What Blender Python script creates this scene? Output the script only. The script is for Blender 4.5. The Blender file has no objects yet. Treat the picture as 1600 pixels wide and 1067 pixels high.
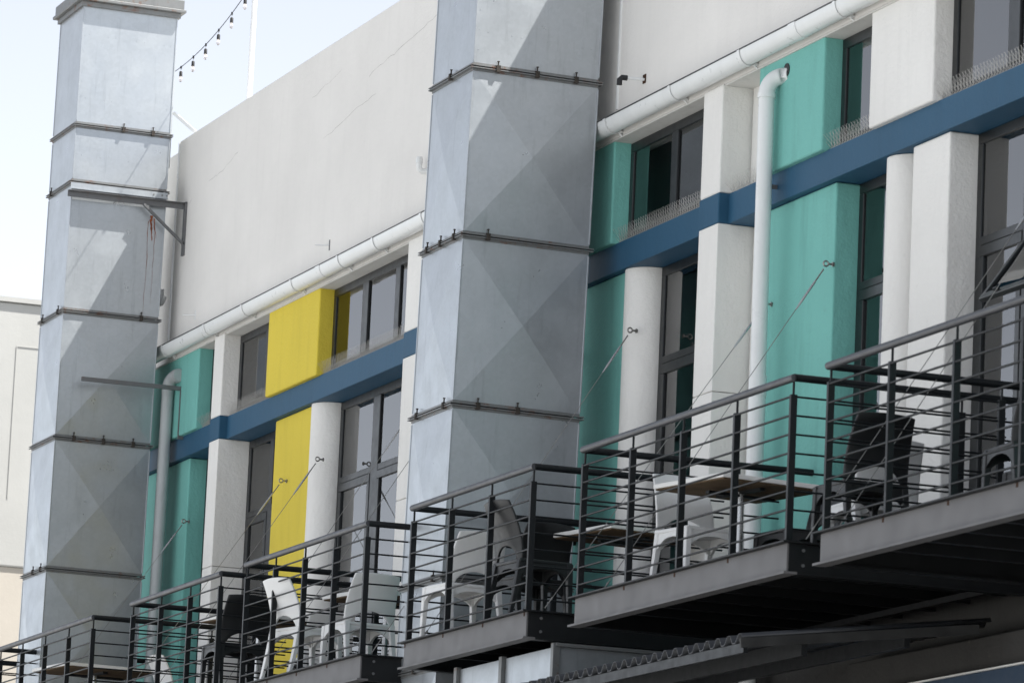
import bpy, bmesh, math, random
from mathutils import Vector, Matrix
random.seed(7)
S = bpy.context.scene
COL = S.collection
R = math.radians

# ------------------------------------------------------------------ camera
cam_d = bpy.data.cameras.new('camera'); cam = bpy.data.objects.new('camera', cam_d)
COL.objects.link(cam); S.camera = cam
cam_d.lens = 168.75; cam_d.sensor_width = 36; cam_d.clip_start = 1; cam_d.clip_end = 3000
yaw, pitch, roll = 0.349119, 0.171464, 0.045065
f = Vector((-math.cos(yaw)*math.cos(pitch), math.sin(yaw)*math.cos(pitch), math.sin(pitch)))
rt = f.cross(Vector((0, 0, 1))).normalized(); up = rt.cross(f)
rt2 = math.cos(roll)*rt + math.sin(roll)*up; up2 = -math.sin(roll)*rt + math.cos(roll)*up
m = Matrix((rt2, up2, -f)).transposed()
cam.matrix_world = m.to_4x4()
cam_d.dof.use_dof = True; cam_d.dof.focus_distance = 41.0; cam_d.dof.aperture_fstop = 6.5

# ------------------------------------------------------------------ light
sun_dir = Vector((0.62, 1.0, 2.03)).normalized()          # towards the sun
w = bpy.data.worlds.new('World'); S.world = w; w.use_nodes = True
nt = w.node_tree; nt.nodes.clear()
sky = nt.nodes.new('ShaderNodeTexSky'); sky.sky_type = 'NISHITA'; sky.sun_disc = False
sky.sun_elevation = math.asin(sun_dir.z); sky.sun_rotation = math.atan2(sun_dir.x, sun_dir.y)
sky.dust_density = 0.3; sky.air_density = 0.6; sky.ozone_density = 1.0; sky.altitude = 0
bg = nt.nodes.new('ShaderNodeBackground'); bg.inputs[1].default_value = 0.10
out = nt.nodes.new('ShaderNodeOutputWorld')
hs = nt.nodes.new('ShaderNodeHueSaturation'); hs.inputs['Saturation'].default_value = .30   # hazy, milky sky
nt.links.new(sky.outputs[0], hs.inputs['Color']); nt.links.new(hs.outputs[0], bg.inputs[0]); nt.links.new(bg.outputs[0], out.inputs[0])
sl = bpy.data.lights.new('sun', 'SUN'); sl.energy = 4.6; sl.angle = R(0.5); sl.color = (1, .97, .93)
so = bpy.data.objects.new('sun', sl); COL.objects.link(so)
so.rotation_euler = sun_dir.to_track_quat('Z', 'Y').to_euler()
S.view_settings.view_transform = 'Standard'; S.view_settings.look = 'None'
S.view_settings.gamma = 1; S.view_settings.use_curve_mapping = False
S.view_settings.exposure = 1.42

# ------------------------------------------------------------------ materials
def new_mat(name):
    mt = bpy.data.materials.new(name); mt.use_nodes = True
    return mt, mt.node_tree, mt.node_tree.nodes['Principled BSDF']
def noise(nt, scale, detail=4, vec=None, rough=.55):
    n = nt.nodes.new('ShaderNodeTexNoise'); n.inputs['Scale'].default_value = scale
    n.inputs['Detail'].default_value = detail; n.inputs['Roughness'].default_value = rough
    if vec: nt.links.new(vec, n.inputs['Vector'])
    return n.outputs['Fac']
def coords(nt, scale=(1, 1, 1), kind='Object'):
    t = nt.nodes.new('ShaderNodeTexCoord'); mp = nt.nodes.new('ShaderNodeMapping')
    mp.inputs['Scale'].default_value = scale
    nt.links.new(t.outputs[kind], mp.inputs[0]); return mp.outputs[0]
def ramp(nt, fac, lo, hi, a=0., b=1.):
    r = nt.nodes.new('ShaderNodeMapRange'); r.inputs[1].default_value = lo; r.inputs[2].default_value = hi
    r.inputs[3].default_value = a; r.inputs[4].default_value = b
    nt.links.new(fac, r.inputs[0]); return r.outputs[0]
def mix(nt, fac, a, b, mode='MIX'):
    x = nt.nodes.new('ShaderNodeMix'); x.data_type = 'RGBA'; x.blend_type = mode
    for s, v in ((0, fac), (6, a), (7, b)):
        if isinstance(v, (int, float)): x.inputs[s].default_value = v
        elif isinstance(v, tuple): x.inputs[s].default_value = (*v[:3], 1)
        else: nt.links.new(v, x.inputs[s])
    return x.outputs[2]
def bump(nt, bs, h, strength, dist):
    b = nt.nodes.new('ShaderNodeBump'); b.inputs['Strength'].default_value = strength
    b.inputs['Distance'].default_value = dist
    nt.links.new(h, b.inputs['Height']); nt.links.new(b.outputs[0], bs.inputs['Normal'])
def mul(c, k): return tuple(min(1, x*k) for x in c)

def plaster(name, col, dirt=(.30, .27, .22), stip=1.0, dirtamt=.5, rough=.8, spec=.3, cracks=False, streak=.5):
    mt, nt, bs = new_mat(name)
    g = coords(nt)
    v = coords(nt, (4.2, 4.2, .5))
    big = ramp(nt, noise(nt, .8, 5, g), .3, .7)
    c = mix(nt, big, mul(col, .93), mul(col, 1.03))
    st = ramp(nt, noise(nt, 1.6, 6, v, .65), .50, .84, 0, streak)
    c = mix(nt, st, c, mul(col, .62))
    sp = ramp(nt, noise(nt, 5.5, 8, g, .7), .64, .78, 0, dirtamt)
    c = mix(nt, sp, c, tuple(a*.45+b*.55 for a, b in zip(col, dirt)))
    if cracks:
        vo = nt.nodes.new('ShaderNodeTexVoronoi'); vo.feature = 'DISTANCE_TO_EDGE'; vo.inputs['Scale'].default_value = .42
        wv = nt.nodes.new('ShaderNodeMix'); wv.data_type = 'VECTOR'; wv.inputs[0].default_value = .22
        nn = nt.nodes.new('ShaderNodeTexNoise'); nn.inputs['Scale'].default_value = 2.2; nn.inputs['Detail'].default_value = 7
        nt.links.new(g, nn.inputs['Vector']); nt.links.new(g, wv.inputs[4]); nt.links.new(nn.outputs['Color'], wv.inputs[5])
        nt.links.new(wv.outputs[1], vo.inputs['Vector'])
        ln = ramp(nt, vo.outputs['Distance'], .0, .006, 1, 0)
        mk = ramp(nt, noise(nt, .55, 2, g), .5, .62, 0, .55)
        mm = nt.nodes.new('ShaderNodeMath'); mm.operation = 'MULTIPLY'; nt.links.new(ln, mm.inputs[0]); nt.links.new(mk, mm.inputs[1])
        c = mix(nt, mm.outputs[0], c, mul(col, .42))
    nt.links.new(c, bs.inputs['Base Color'])
    bs.inputs['Roughness'].default_value = rough; bs.inputs['Specular IOR Level'].default_value = spec
    h1 = noise(nt, 30, 6, g, .6); h2 = noise(nt, 6, 4, g)
    a = nt.nodes.new('ShaderNodeMath'); a.operation = 'ADD'; nt.links.new(h1, a.inputs[0])
    a2 = nt.nodes.new('ShaderNodeMath'); a2.operation = 'MULTIPLY'; a2.inputs[1].default_value = 1.5
    nt.links.new(h2, a2.inputs[0]); nt.links.new(a2.outputs[0], a.inputs[1])
    bump(nt, bs, a.outputs[0], .35*stip, .012)
    return mt

def galv(name, col=(.385, .41, .43), metal=.6, rough=.34, rust=.0):
    mt, nt, bs = new_mat(name)
    g = coords(nt); v = coords(nt, (5, 5, .5))
    a = ramp(nt, noise(nt, 1.7, 6, g, .6), .3, .7)
    c = mix(nt, a, mul(col, .93), mul(col, 1.05))
    vo = nt.nodes.new('ShaderNodeTexVoronoi'); vo.inputs['Scale'].default_value = 34; nt.links.new(g, vo.inputs['Vector'])
    bw = nt.nodes.new('ShaderNodeRGBToBW'); nt.links.new(vo.outputs['Color'], bw.inputs[0])
    c = mix(nt, ramp(nt, bw.outputs[0], 0, 1, 0, .26), c, mul(col, 1.3))
    st = ramp(nt, noise(nt, 3.2, 7, v, .7), .56, .78, 0, .5)
    c = mix(nt, st, c, mul(col, .60))
    if rust:
        r = ramp(nt, noise(nt, 9, 6, g, .7), .55, .68, 0, rust)
        c = mix(nt, r, c, (.16, .07, .035))
    nt.links.new(c, bs.inputs['Base Color'])
    bs.inputs['Metallic'].default_value = metal
    nt.links.new(ramp(nt, noise(nt, 4, 5, g), .3, .7, rough-.07, rough+.1), bs.inputs['Roughness'])
    bump(nt, bs, noise(nt, 2.0, 2, g), .22, .02)
    return mt

def paint(name, col, rough=.4, metal=0., spec=.5, var=.12, wear=0., wearcol=(.3, .28, .26), bstr=.1):
    mt, nt, bs = new_mat(name); g = coords(nt)
    c = mix(nt, ramp(nt, noise(nt, 6, 6, g), .3, .7), mul(col, 1-var), mul(col, 1+var))
    if wear:
        v = coords(nt, (6, 6, 1.2))
        c = mix(nt, ramp(nt, noise(nt, 2.5, 8, v, .7), .55, .75, 0, wear), c, wearcol)
    nt.links.new(c, bs.inputs['Base Color'])
    bs.inputs['Metallic'].default_value = metal; bs.inputs['Specular IOR Level'].default_value = spec
    nt.links.new(ramp(nt, noise(nt, 12, 5, g), .3, .7, max(.02, rough-.06), rough+.08), bs.inputs['Roughness'])
    bump(nt, bs, noise(nt, 25, 4, g), bstr, .004)
    return mt

def glass(name, tint=(.70, .75, .73), ior=2.7):
    mt, nt, bs = new_mat(name); nt.nodes.remove(bs)
    o = nt.nodes['Material Output']
    fr = nt.nodes.new('ShaderNodeFresnel'); fr.inputs[0].default_value = ior
    gl = nt.nodes.new('ShaderNodeBsdfGlossy'); gl.inputs['Roughness'].default_value = .015
    tr = nt.nodes.new('ShaderNodeBsdfTransparent'); tr.inputs[0].default_value = (*tint, 1)
    g = coords(nt); b = nt.nodes.new('ShaderNodeBump'); b.inputs['Strength'].default_value = .02; b.inputs['Distance'].default_value = .004
    nt.links.new(noise(nt, 1.3, 2, g), b.inputs['Height']); nt.links.new(b.outputs[0], gl.inputs['Normal'])
    mx = nt.nodes.new('ShaderNodeMixShader')
    nt.links.new(fr.outputs[0], mx.inputs[0]); nt.links.new(tr.outputs[0], mx.inputs[1]); nt.links.new(gl.outputs[0], mx.inputs[2])
    nt.links.new(mx.outputs[0], o.inputs[0]); return mt

WHITE = (.74, .73, .70)
M = dict(
    wall=plaster('wall_plaster', (.735, .715, .68), dirtamt=.14, streak=.13),
    white=plaster('white_render', (.77, .755, .72), stip=1.7, dirtamt=.6, streak=.22),
    teal=plaster('teal_render', (.175, .455, .405), dirt=(.10, .16, .13), stip=1.5, dirtamt=.5, streak=.6),
    yellow=plaster('yellow_render', (.67, .53, .060), dirt=(.30, .22, .06), stip=1.5, dirtamt=.5, streak=.32),
    blue=plaster('blue_render', (.020, .082, .150), dirt=(.12, .13, .14), stip=.6, dirtamt=.5, streak=.35, rough=.6),
    soffit=plaster('soffit_render', (.62, .61, .58), dirtamt=.4),
    low=plaster('shaded_lower_wall_render', (.040, .038, .035), dirtamt=.6, streak=.6),  # shade under awnings and balconies put into the colour of a paler wall
    far=plaster('far_render', (.41, .41, .39), dirtamt=.05, streak=.08, stip=.3),
    beige=plaster('beige_render', (.45, .415, .36), dirtamt=.05, streak=.08, stip=.3),
    galv=galv('galvanised_sheet'), galvf=galv('galvanised_flange', (.18, .185, .185), .45, .5, rust=.9),
    steel=galv('bracket_steel', (.14, .142, .145), .4, .5, rust=.25),
    rustrun=paint('rust_stain', (.20, .065, .03), .8, 0, .2, .4), crack=paint('crack_shade', (.36, .35, .33), .9, 0, .1),
    bracketdark=paint('dull_zinc_strip', (.035, .035, .034), .6, .2, .3, .3, wear=.5, wearcol=(.07, .068, .062)),
    bluelow=paint('dark_blue_paint', (.012, .035, .07), .5),
    clampm=paint('weathered_clamp', (.045, .038, .032), .7, .2, .3, .4, wear=.5, wearcol=(.09, .05, .03)),
    rust=paint('rusty_iron', (.06, .032, .02), .85, .2, .2, .4),
    pvc=paint('white_pvc', (.72, .73, .72), .32, wear=.25, wearcol=(.5, .5, .48), var=.03),
    pvcold=paint('weathered_pvc', (.40, .42, .42), .45, wear=.4, wearcol=(.22, .22, .2), var=.06),
    rail=paint('charcoal_rail_paint', (.006, .0075, .009), .45, 0, .28, .2, wear=.15, wearcol=(.028, .03, .032)),
    handrail=paint('handrail_paint', (.045, .047, .052), .42, 0, .5, .15, wear=.2, wearcol=(.04, .04, .042)),
    beam=paint('beam_paint', (.004, .005, .006), .5, 0, .35, .2, wear=.10, wearcol=(.02, .02, .02)),
    fascia=paint('fascia_paint', (.115, .112, .113), .55, 0, .4, .15, wear=.30, wearcol=(.10, .095, .09)),
    frame=paint('window_frame_paint', (.010, .012, .013), .35, 0, .5, .15),
    glass=glass('window_glass'),
    curtain=paint('curtain_cloth', (.74, .75, .72), .9, 0, .1, .06),
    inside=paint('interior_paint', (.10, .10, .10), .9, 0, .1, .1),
    chairw=paint('white_plastic', (.74, .74, .73), .38, 0, .5, .03, wear=.06, wearcol=(.6, .59, .55)),
    chaird=paint('charcoal_plastic', (.011, .012, .013), .42, 0, .5, .15),
    tabletop=paint('white_laminate', (.74, .73, .70), .35, 0, .5, .03),
    ply=paint('plywood_underside', (.11, .075, .045), .8, 0, .15, .35),
    chrome=paint('brushed_steel', (.50, .50, .50), .28, .9, .5, .05),
    cable=paint('steel_cable', (.30, .29, .27), .35, .8, .5, .15),
    spike=paint('spike_wire', (.62, .60, .56), .5, .2, .5, .1),
    black=paint('black_rubber', (.012, .012, .013), .6),
    pale_concrete=paint('pale_concrete', (.33, .335, .335), .9, 0, .2, .2, bstr=.5),  # unseen light concrete ground, made pale to bounce sun onto the facade
    paving=paint('concrete_paving', (.24, .235, .22), .85, 0, .2, .12, bstr=.5),
    roof=paint('roof_membrane', (.42, .42, .40), .8, 0, .2, .1),
    poly=paint('roof_sheet', (.028, .03, .033), .35, .2, .5, .2),
    polew=paint('white_pole_paint', (.8, .8, .8), .4, 0, .4, .03),
)
bm_, nt_, bs_ = new_mat('bulb_glass')
bs_.inputs['Transmission Weight'].default_value = .85; bs_.inputs['Roughness'].default_value = .05; bs_.inputs['Base Color'].default_value = (.95, .9, .88, 1)
M['bulb'] = bm_

# ------------------------------------------------------------------ mesh helpers
class MB:
    def __init__(s): s.v = []; s.f = []; s.sm = []
    def add(s, vs, fs, smooth=False):
        o = len(s.v); s.v += [tuple(v) for v in vs]; s.f += [tuple(i+o for i in q) for q in fs]; s.sm += [smooth]*len(fs); return s
    def box(s, x0, x1, y0, y1, z0, z1):
        return s.add([(x0,y0,z0),(x1,y0,z0),(x1,y1,z0),(x0,y1,z0),(x0,y0,z1),(x1,y0,z1),(x1,y1,z1),(x0,y1,z1)],
              [(3,2,1,0),(4,5,6,7),(0,1,5,4),(1,2,6,5),(2,3,7,6),(3,0,4,7)])
    def tube(s, pts, r, n=8, cap=True):
        pts = [Vector(p) for p in pts]; rs = r if isinstance(r, (list, tuple)) else [r]*len(pts)
        rings = []; pn = None
        for i, p in enumerate(pts):
            a = pts[max(0, i-1)]; b = pts[min(len(pts)-1, i+1)]; d = (b-a).normalized()
            if pn is None: pn = d.orthogonal().normalized()
            else: pn = (pn - d*pn.dot(d)).normalized()
            q = d.cross(pn)
            rings.append([p + rs[i]*(math.cos(2*math.pi*k/n)*pn + math.sin(2*math.pi*k/n)*q) for k in range(n)])
        vs = [v for rg in rings for v in rg]; fs = []
        for i in range(len(pts)-1):
            for k in range(n): fs.append((i*n+k, i*n+(k+1) % n, (i+1)*n+(k+1) % n, (i+1)*n+k))
        s.add(vs, fs, True)
        if cap: s.add(rings[0], [tuple(range(n))[::-1]]); s.add(rings[-1], [tuple(range(n))])
        return s
    def beam(s, a, b, wx, h, upv=(0, 0, 1)):
        a = Vector(a); b = Vector(b); d = (b-a).normalized(); u = Vector(upv); sd = d.cross(u).normalized(); u = sd.cross(d)
        vs = []
        for p in (a, b):
            for i, j in ((-1,-1),(1,-1),(1,1),(-1,1)): vs.append(p + sd*i*wx/2 + u*j*h/2)
        return s.add(vs, [(3,2,1,0),(4,5,6,7),(0,1,5,4),(1,2,6,5),(2,3,7,6),(3,0,4,7)])
    def prism(s, poly, z0, z1, smooth=False):     # vertical prism over xy polygon (ccw)
        n = len(poly); vs = [(x, y, z0) for x, y in poly] + [(x, y, z1) for x, y in poly]
        s.add(vs, [(k, (k+1) % n, n+(k+1) % n, n+k) for k in range(n)], smooth)
        return s.add(vs, [tuple(range(n))[::-1], tuple(range(n, 2*n))])
    def mesh(s, name):
        me = bpy.data.meshes.new(name); me.from_pydata(s.v, [], s.f); me.polygons.foreach_set('use_smooth', s.sm)
        bm = bmesh.new(); bm.from_mesh(me); bmesh.ops.recalc_face_normals(bm, faces=bm.faces); bm.to_mesh(me); bm.free()
        me.update(); return me
    def build(s, name, mat, parent=None, bevel=0, seg=2, loc=(0,0,0), label=None):
        me = s.mesh(name); me.materials.append(M[mat]); return link(name, me, parent, bevel, seg, loc, label)
def link(name, me, parent=None, bevel=0, seg=2, loc=(0,0,0), label=None):
    o = bpy.data.objects.new(name, me); COL.objects.link(o); o.location = loc
    if parent: o.parent = parent
    if label: o['label'] = label
    if bevel:
        b = o.modifiers.new('bevel', 'BEVEL'); b.width = bevel; b.segments = seg; b.limit_method = 'ANGLE'; b.angle_limit = R(40)
    return o
def tag(o, label=None, cat=None, group=None, kind=None):
    if label: o['label'] = label
    if cat: o['category'] = cat
    if group: o['group'] = group
    if kind: o['kind'] = kind
    return o
def empty(name, loc=(0,0,0), rz=0):
    o = bpy.data.objects.new(name, None); COL.objects.link(o); o.location = loc; o.rotation_euler = (0, 0, rz); o.empty_display_size = .2; return o
def copy_tree(o, parent=None):
    c = o.copy(); COL.objects.link(c)
    if parent: c.parent = parent
    for ch in list(o.children): copy_tree(ch, c)
    return c
def cached(d, key, fn):
    if key not in d: d[key] = fn()
    return d[key]

GZ = -1.6      # street level (the camera is 1.6 m above it)
ZF = 3.936     # balcony deck
# ------------------------------------------------------------------ setting
tag(MB().box(-2500, 1500, -2500, 2500, GZ-.6, GZ).build('ground', 'pale_concrete'), kind='structure')
tag(MB().box(-120, 60, 8.5, 13.5, GZ+.002, GZ+.13).build('pavement', 'paving', bevel=.02), kind='structure')

# ------------------------------------------------------------------ main building
B = empty('building', (-36, 13.4, GZ))
tag(B, 'white rendered building with teal, yellow and blue painted bays above the row of balconies', 'building')
def bp(mb, name, mat, bevel=0, seg=2, label=None, parent=None):    # building part (mesh in world coordinates)
    o = mb.build(name, mat, parent or B, bevel, seg, label=label)
    o.matrix_parent_inverse = Matrix.Identity(4)
    if parent is None: o.location = (36, -13.4, -GZ)
    return o
XE, XW = -18.0, -50.8
bp(MB().box(-47.1, XE, 13.38, 13.75, 8.08, 10.405), 'upper_wall', 'wall', .012)
bp(MB().box(XW, -47.1, 13.46, 13.75, 8.08, 10.36), 'upper_wall', 'wall', .012)
bp(MB().box(XW, XE, 13.75, 26, 9.75, 9.85), 'roof', 'roof')
bp(MB().box(XW, XE, 13.38, 14.6, 8.062, 8.078), 'soffit', 'soffit')
bp(MB().box(XW, XE, 25.8, 26, GZ, 10.2), 'back_wall', 'wall')
bp(MB().box(XW, XW+.25, 13.76, 25.8, GZ, 10.2), 'side_wall', 'wall')
bp(MB().box(XE-.25, XE, 13.76, 25.8, GZ, 10.2), 'side_wall', 'wall')
bp(MB().box(XW+.25, XE-.25, 15.6, 15.7, 3.6, 8.05), 'interior_partition', 'inside')
bp(MB().box(XW+.25, XE-.25, 13.76, 15.6, 3.7, 3.9), 'interior_floor', 'inside')
bp(MB().box(XW+.25, XE-.25, 14.61, 15.6, 8.0, 8.07), 'interior_ceiling', 'inside')
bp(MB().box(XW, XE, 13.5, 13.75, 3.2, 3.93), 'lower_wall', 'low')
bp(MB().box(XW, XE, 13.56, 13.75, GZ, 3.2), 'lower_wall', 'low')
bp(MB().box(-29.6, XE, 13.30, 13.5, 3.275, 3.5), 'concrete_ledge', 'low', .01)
bp(MB().box(-29.6, XE, 13.24, 13.5, 2.5, 3.265), 'painted_panel', 'bluelow', .01, label='dark blue painted panel below the balconies')
bp(MB().box(-29.6, XE, 13.225, 13.5, 3.265, 3.274), 'panel_capping', 'white')
# blue string course with its returns around the pilasters
bp(MB().box(XW, XE, 13.44, 13.75, 7.02, 7.25), 'string_course', 'blue', .008)
PIL = [(-45.36, -45.04), (-39.49, -38.95), (-32.72, -32.35), (-24.9, -24.5)]
for a, b in PIL:
    bp(MB().box(a, b, 13.36, 13.75, 3.93, 5.75), 'pilaster', 'white', .008, 2); bp(MB().box(a, b, 13.36, 13.75, 5.754, 7.018), 'pilaster', 'white', .008, 2)
    bp(MB().box(a-.003, b+.003, 13.356, 13.75, 7.019, 7.25), 'pilaster_band', 'blue', .012, 3)
    bp(MB().box(a, b, 13.36, 13.75, 7.251, 8.077), 'pilaster', 'white', .014, 3)
# lower piers between windows (x0, x1, y, material)
for a, b, y, mt, lb in [(XW, -46.49, 13.5, 'teal', 'teal rendered pier'), (-43.61, -42.45, 13.5, 'yellow', 'yellow rendered pier'),
                    (-37.0, -34.5, 13.5, 'teal', 'teal rendered pier'), (-31.72, -30.52, 13.5, 'teal', 'teal rendered pier'),
                    (-29.18, -28.60, 13.47, 'white', 'white rendered pier'), (-32.33, -31.73, 13.64, 'white', 'white recessed wall strip'),
                    (-25.3, -24.9, 13.5, 'white', 'white rendered pier'), (-24.5, XE, 13.5, 'teal', 'teal rendered pier')]:
    bp(MB().box(a, b, y, 13.75, 3.93, 7.017), 'pier', mt, .014, 3, label=lb)
# round columns
for cx in (-42.36, -34.43, -29.55):
    n = 40; poly = [(cx+.2*math.cos(2*math.pi*k/n), 13.665+.2*math.sin(2*math.pi*k/n)) for k in range(n)]
    bp(MB().prism(poly, 3.93, 7.016, True), 'round_column', 'white')
# upper blocks
for a, b, mt, lb in [(XW, -45.98, 'teal', 'teal projecting block'), (-43.66, -42.08, 'yellow', 'yellow projecting block'),
                  (-36.9, -34.62, 'teal', 'teal projecting block'), (-31.73, -30.56, 'teal', 'teal projecting block'),
                  (-29.76, -28.73, 'white', 'white projecting block'), (-23.8, XE, 'yellow', 'yellow projecting block')]:
    bp(MB().box(a, b, 13.39, 13.75, 7.243, 8.076), 'facade_block', mt, .016, 3, label=lb)
bp(MB().box(-32.33, -31.74, 13.60, 13.75, 7.251, 8.075), 'recessed_wall', 'white', .005)

# windows: frame mesh > pane, mullion, transom, sash
def window(x0, x1, z0, z1, yf, mulls=(), transom=None):
    fw = .075
    m = MB(); d0, d1 = yf, yf+.07
    m.box(x0, x1, d0, d1, z1-fw, z1); m.box(x0, x1, d0, d1, z0, z0+fw)
    m.box(x0, x0+fw, d0, d1, z0+fw, z1-fw); m.box(x1-fw, x1, d0, d1, z0+fw, z1-fw)
    W = bp(m, 'window', 'frame', .004, 1)
    def sub(mb, nm, mat, bev=0): return bp(mb, nm, mat, bev, 1, parent=W)
    xs = [(x0+fw, x1-fw)]
    for c, wd in mulls:
        a, b = xs.pop(); xs += [(a, c-wd/2), (c+wd/2, b)]
        sub(MB().box(c-wd/2+.002, c+wd/2-.002, d0-.006, d1, z0+fw, z1-fw), 'mullion', 'frame', .004)
    for a, b in xs:
        if transom:
            t = transom
            sub(MB().box(a, b, d0-.004, d1, t, t+.06), 'transom', 'frame', .004)
            sub(MB().box(a, b, d0+.012, d0+.018, t+.06, z1-fw), 'pane', 'glass')
            s = MB(); e = .07                                     # lower sash
            s.box(a+.003, b-.003, d0-.012, d0+.03, t-e-.01, t-.004); s.box(a+.003, b-.003, d0-.012, d0+.03, z0+fw, z0+fw+e)
            s.box(a+.003, a+e, d0-.012, d0+.03, z0+fw+e, t-e-.01); s.box(b-e, b-.003, d0-.012, d0+.03, z0+fw+e, t-e-.01)
            sub(s, 'sash', 'frame', .004)
            sub(MB().box(a+e, b-e, d0+.006, d0+.012, z0+fw+e, t-e-.01), 'pane', 'glass')
        else:
            sub(MB().box(a, b, d0+.012, d0+.018, z0+fw, z1-fw), 'pane', 'glass')
    return W
LO = dict(z0=3.94, z1=7.018, yf=13.68); UP = dict(z0=7.252, z1=8.06, yf=13.53)
window(-46.488, -45.362, mulls=[(-45.9, .1)], transom=6.24, **LO)
window(-45.038, -43.612, mulls=[(-44.25, .12)], transom=6.24, **LO)
window(-42.16, -39.492, mulls=[(-41.09, .2), (-40.2, .12)], transom=6.24, **LO)
window(-38.948, -37.002, mulls=[(-38.0, .12)], transom=6.24, **LO)
window(-34.23, -32.722, mulls=[(-33.3, .12)], transom=6.24, **LO)
window(-30.518, -29.75, transom=6.24, **LO)
window(-28.598, -25.302, mulls=[(-27.78, .2), (-26.5, .14)], transom=6.24, **LO)
window(-45.978, -45.362, **UP)
window(-45.038, -43.662, mulls=[(-44.1, .12)], **UP)
window(-42.078, -39.492, mulls=[(-41.13, .17), (-40.22, .13)], **UP)
window(-38.948, -36.902, mulls=[(-38.0, .12)], **UP)
window(-34.618, -32.722, mulls=[(-33.68, .13)], **UP)
window(-30.558, -29.762, **UP)
window(-28.728, -24.902, mulls=[(-27.78, .17), (-26.4, .14)], **UP)
# opened top-hung sash in the near window
W = empty('open_sash', (-27.48, 13.66, 6.20)); W.rotation_euler = (R(-36), 0, 0)
tag(W, 'top-hung window sash tilted open above the nearest balcony', 'window sash')
s = MB(); s.box(-.22, .75, -.02, .02, -.05, 0); s.box(-.22, .75, -.02, .02, -.62, -.57); s.box(-.22, -.17, -.02, .02, -.57, -.05); s.box(.7, .75, -.02, .02, -.57, -.05)
s.build('frame', 'frame', W, .004, 1); MB().box(-.17, .7, -.004, .004, -.57, -.05).build('pane', 'glass', W)
MB().box(.0, .06, -.045, -.02, -.6, -.585).build('handle', 'frame', W)

# gutter, fascia line, straps
G = empty('rain_gutter', (-36, 13.3, 8.19)); tag(G, 'long white plastic rain gutter running along the wall above the painted blocks', 'gutter')
def gprof(cx=.0, ry=.078, rz=.105, n=12, t=.0):
    return [(-ry*math.cos(math.pi*k/n)*1.0, -rz*math.sin(math.pi*k/n)) for k in range(n+1)]
pr = gprof()
def gut(x0, x1, grow=0.0, thick=.004):
    m = MB(); outp = [(y*(1+grow/.078), z*(1+grow/.105)) for y, z in pr]; inp = [(y*(1-thick/.078), z*(1-thick/.105)) for y, z in outp]
    n = len(pr); vs = [(x, y, z) for x in (x0, x1) for y, z in outp+inp]
    fs = []
    for k in range(n-1):
        fs += [(k, k+1, 2*n+k+1, 2*n+k), (n+k, 3*n+k, 3*n+k+1, n+k+1)]
    m.add(vs, fs, True); m.add(vs, [(k, k+1, n+k+1, n+k) for k in range(n-1)]+[(2*n+k, 3*n+k, 3*n+k+1, 2*n+k+1) for k in range(n-1)])
    m.add(vs, [(0, n, 3*n, 2*n), (n-1, 3*n-1, 4*n-1, 2*n-1)][:1]); return m
edges = [-47.6, -41.68, -36.2, -30.78, -25.3, -19]
for a, b in zip(edges[:-1], edges[1:]):
    gut(a+36+.003, b+36-.003).build('gutter_length', 'pvc', G)
for e in edges[1:-1]: gut(e+36-.06, e+36+.06, .005).build('gutter_joint', 'pvc', G)
MB().tube([(-47.6+36, -.078, .004), (-19+36, -.078, .004)], .0065, 6).build('gutter_lip_shadow', 'frame', G)  # dark strip along the lip; its edge shadow is put into the colour
MB().box(-47.1+36, -19+36, .0805, .30, -.12, -.112).build('fascia_drip', 'soffit', G)
sx = [-46.8, -45.32, -44.05, -42.49, -41.1, -40.1, -38.8, -37.5, -35.8, -34.43, -33.09, -31.745, -30.04, -28.7, -27.3, -25.9, -24.5, -23]
me = None
for x in sx:
    if me is None:
        m = gut(-.022, .022, .007, .003); m.box(-.018, .018, .045, .078, -.10, -.085); m.tube([(0, .05, -.095), (0, .078, -.12)], .008, 5)
        o = m.build('gutter_strap', 'pvc', G); me = o.data
    else: o = link('gutter_strap', me, G)
    o.location = (x+36, 0, 0)
# thin raised joint strips on the upper wall
for x, z0 in ((-47.09, 8.3), (-34.56, 8.31)):
    bp(MB().box(x-.012, x+.012, 13.366, 13.385, z0, 10.39), 'joint_strip', 'pvc')

# downpipe
D = empty('downpipe', (-31.37, 13.30, 7.0)); tag(D, 'thick white plastic downpipe with elbow in front of the right-hand teal pier', 'downpipe')
MB().tube([(-.02, .02, -4.5), (-.02, .02, -1.32)], .062, 20).build('pipe', 'pvc', D)
MB().tube([(-.02, .02, -1.30), (0.0, 0.0, .80)], .058, 20).build('pipe', 'pvc', D)
MB().tube([(-.02, .02, -1.42), (-.02, .02, -1.27)], .066, 20).build('pipe_collar', 'pvc', D)
arc = [(.0, .0, .76)]+[(0+.10*(1-math.cos(a)), .0+.01*math.sin(a)*3, .80+.125*math.sin(a)) for a in [R(t) for t in range(0, 91, 10)]]
arc = [(0, 0, .77)] + [(.09*(1-math.cos(R(t)))*.8, .115*(1-math.cos(R(t)))*.9, .80+.13*math.sin(R(t))) for t in range(0, 91, 9)] + [(.15, .13, .93)]
MB().tube(arc, [.062]+[.06]*(len(arc)-2)+[.06], 20).build('elbow', 'pvcold' if 0 else 'pvc', D)
MB().tube([(0, 0, .765), (0, 0, .80)], .066, 20).build('elbow_collar', 'pvc', D)
MB().tube([(.15, .082, .955), (.15, .0895, .955)], .05, 16).build('wall_opening', 'black', D)
MB().box(-.09, -.07, .0, .23, .12, .15).build('pipe_clip', 'steel', D)
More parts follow.
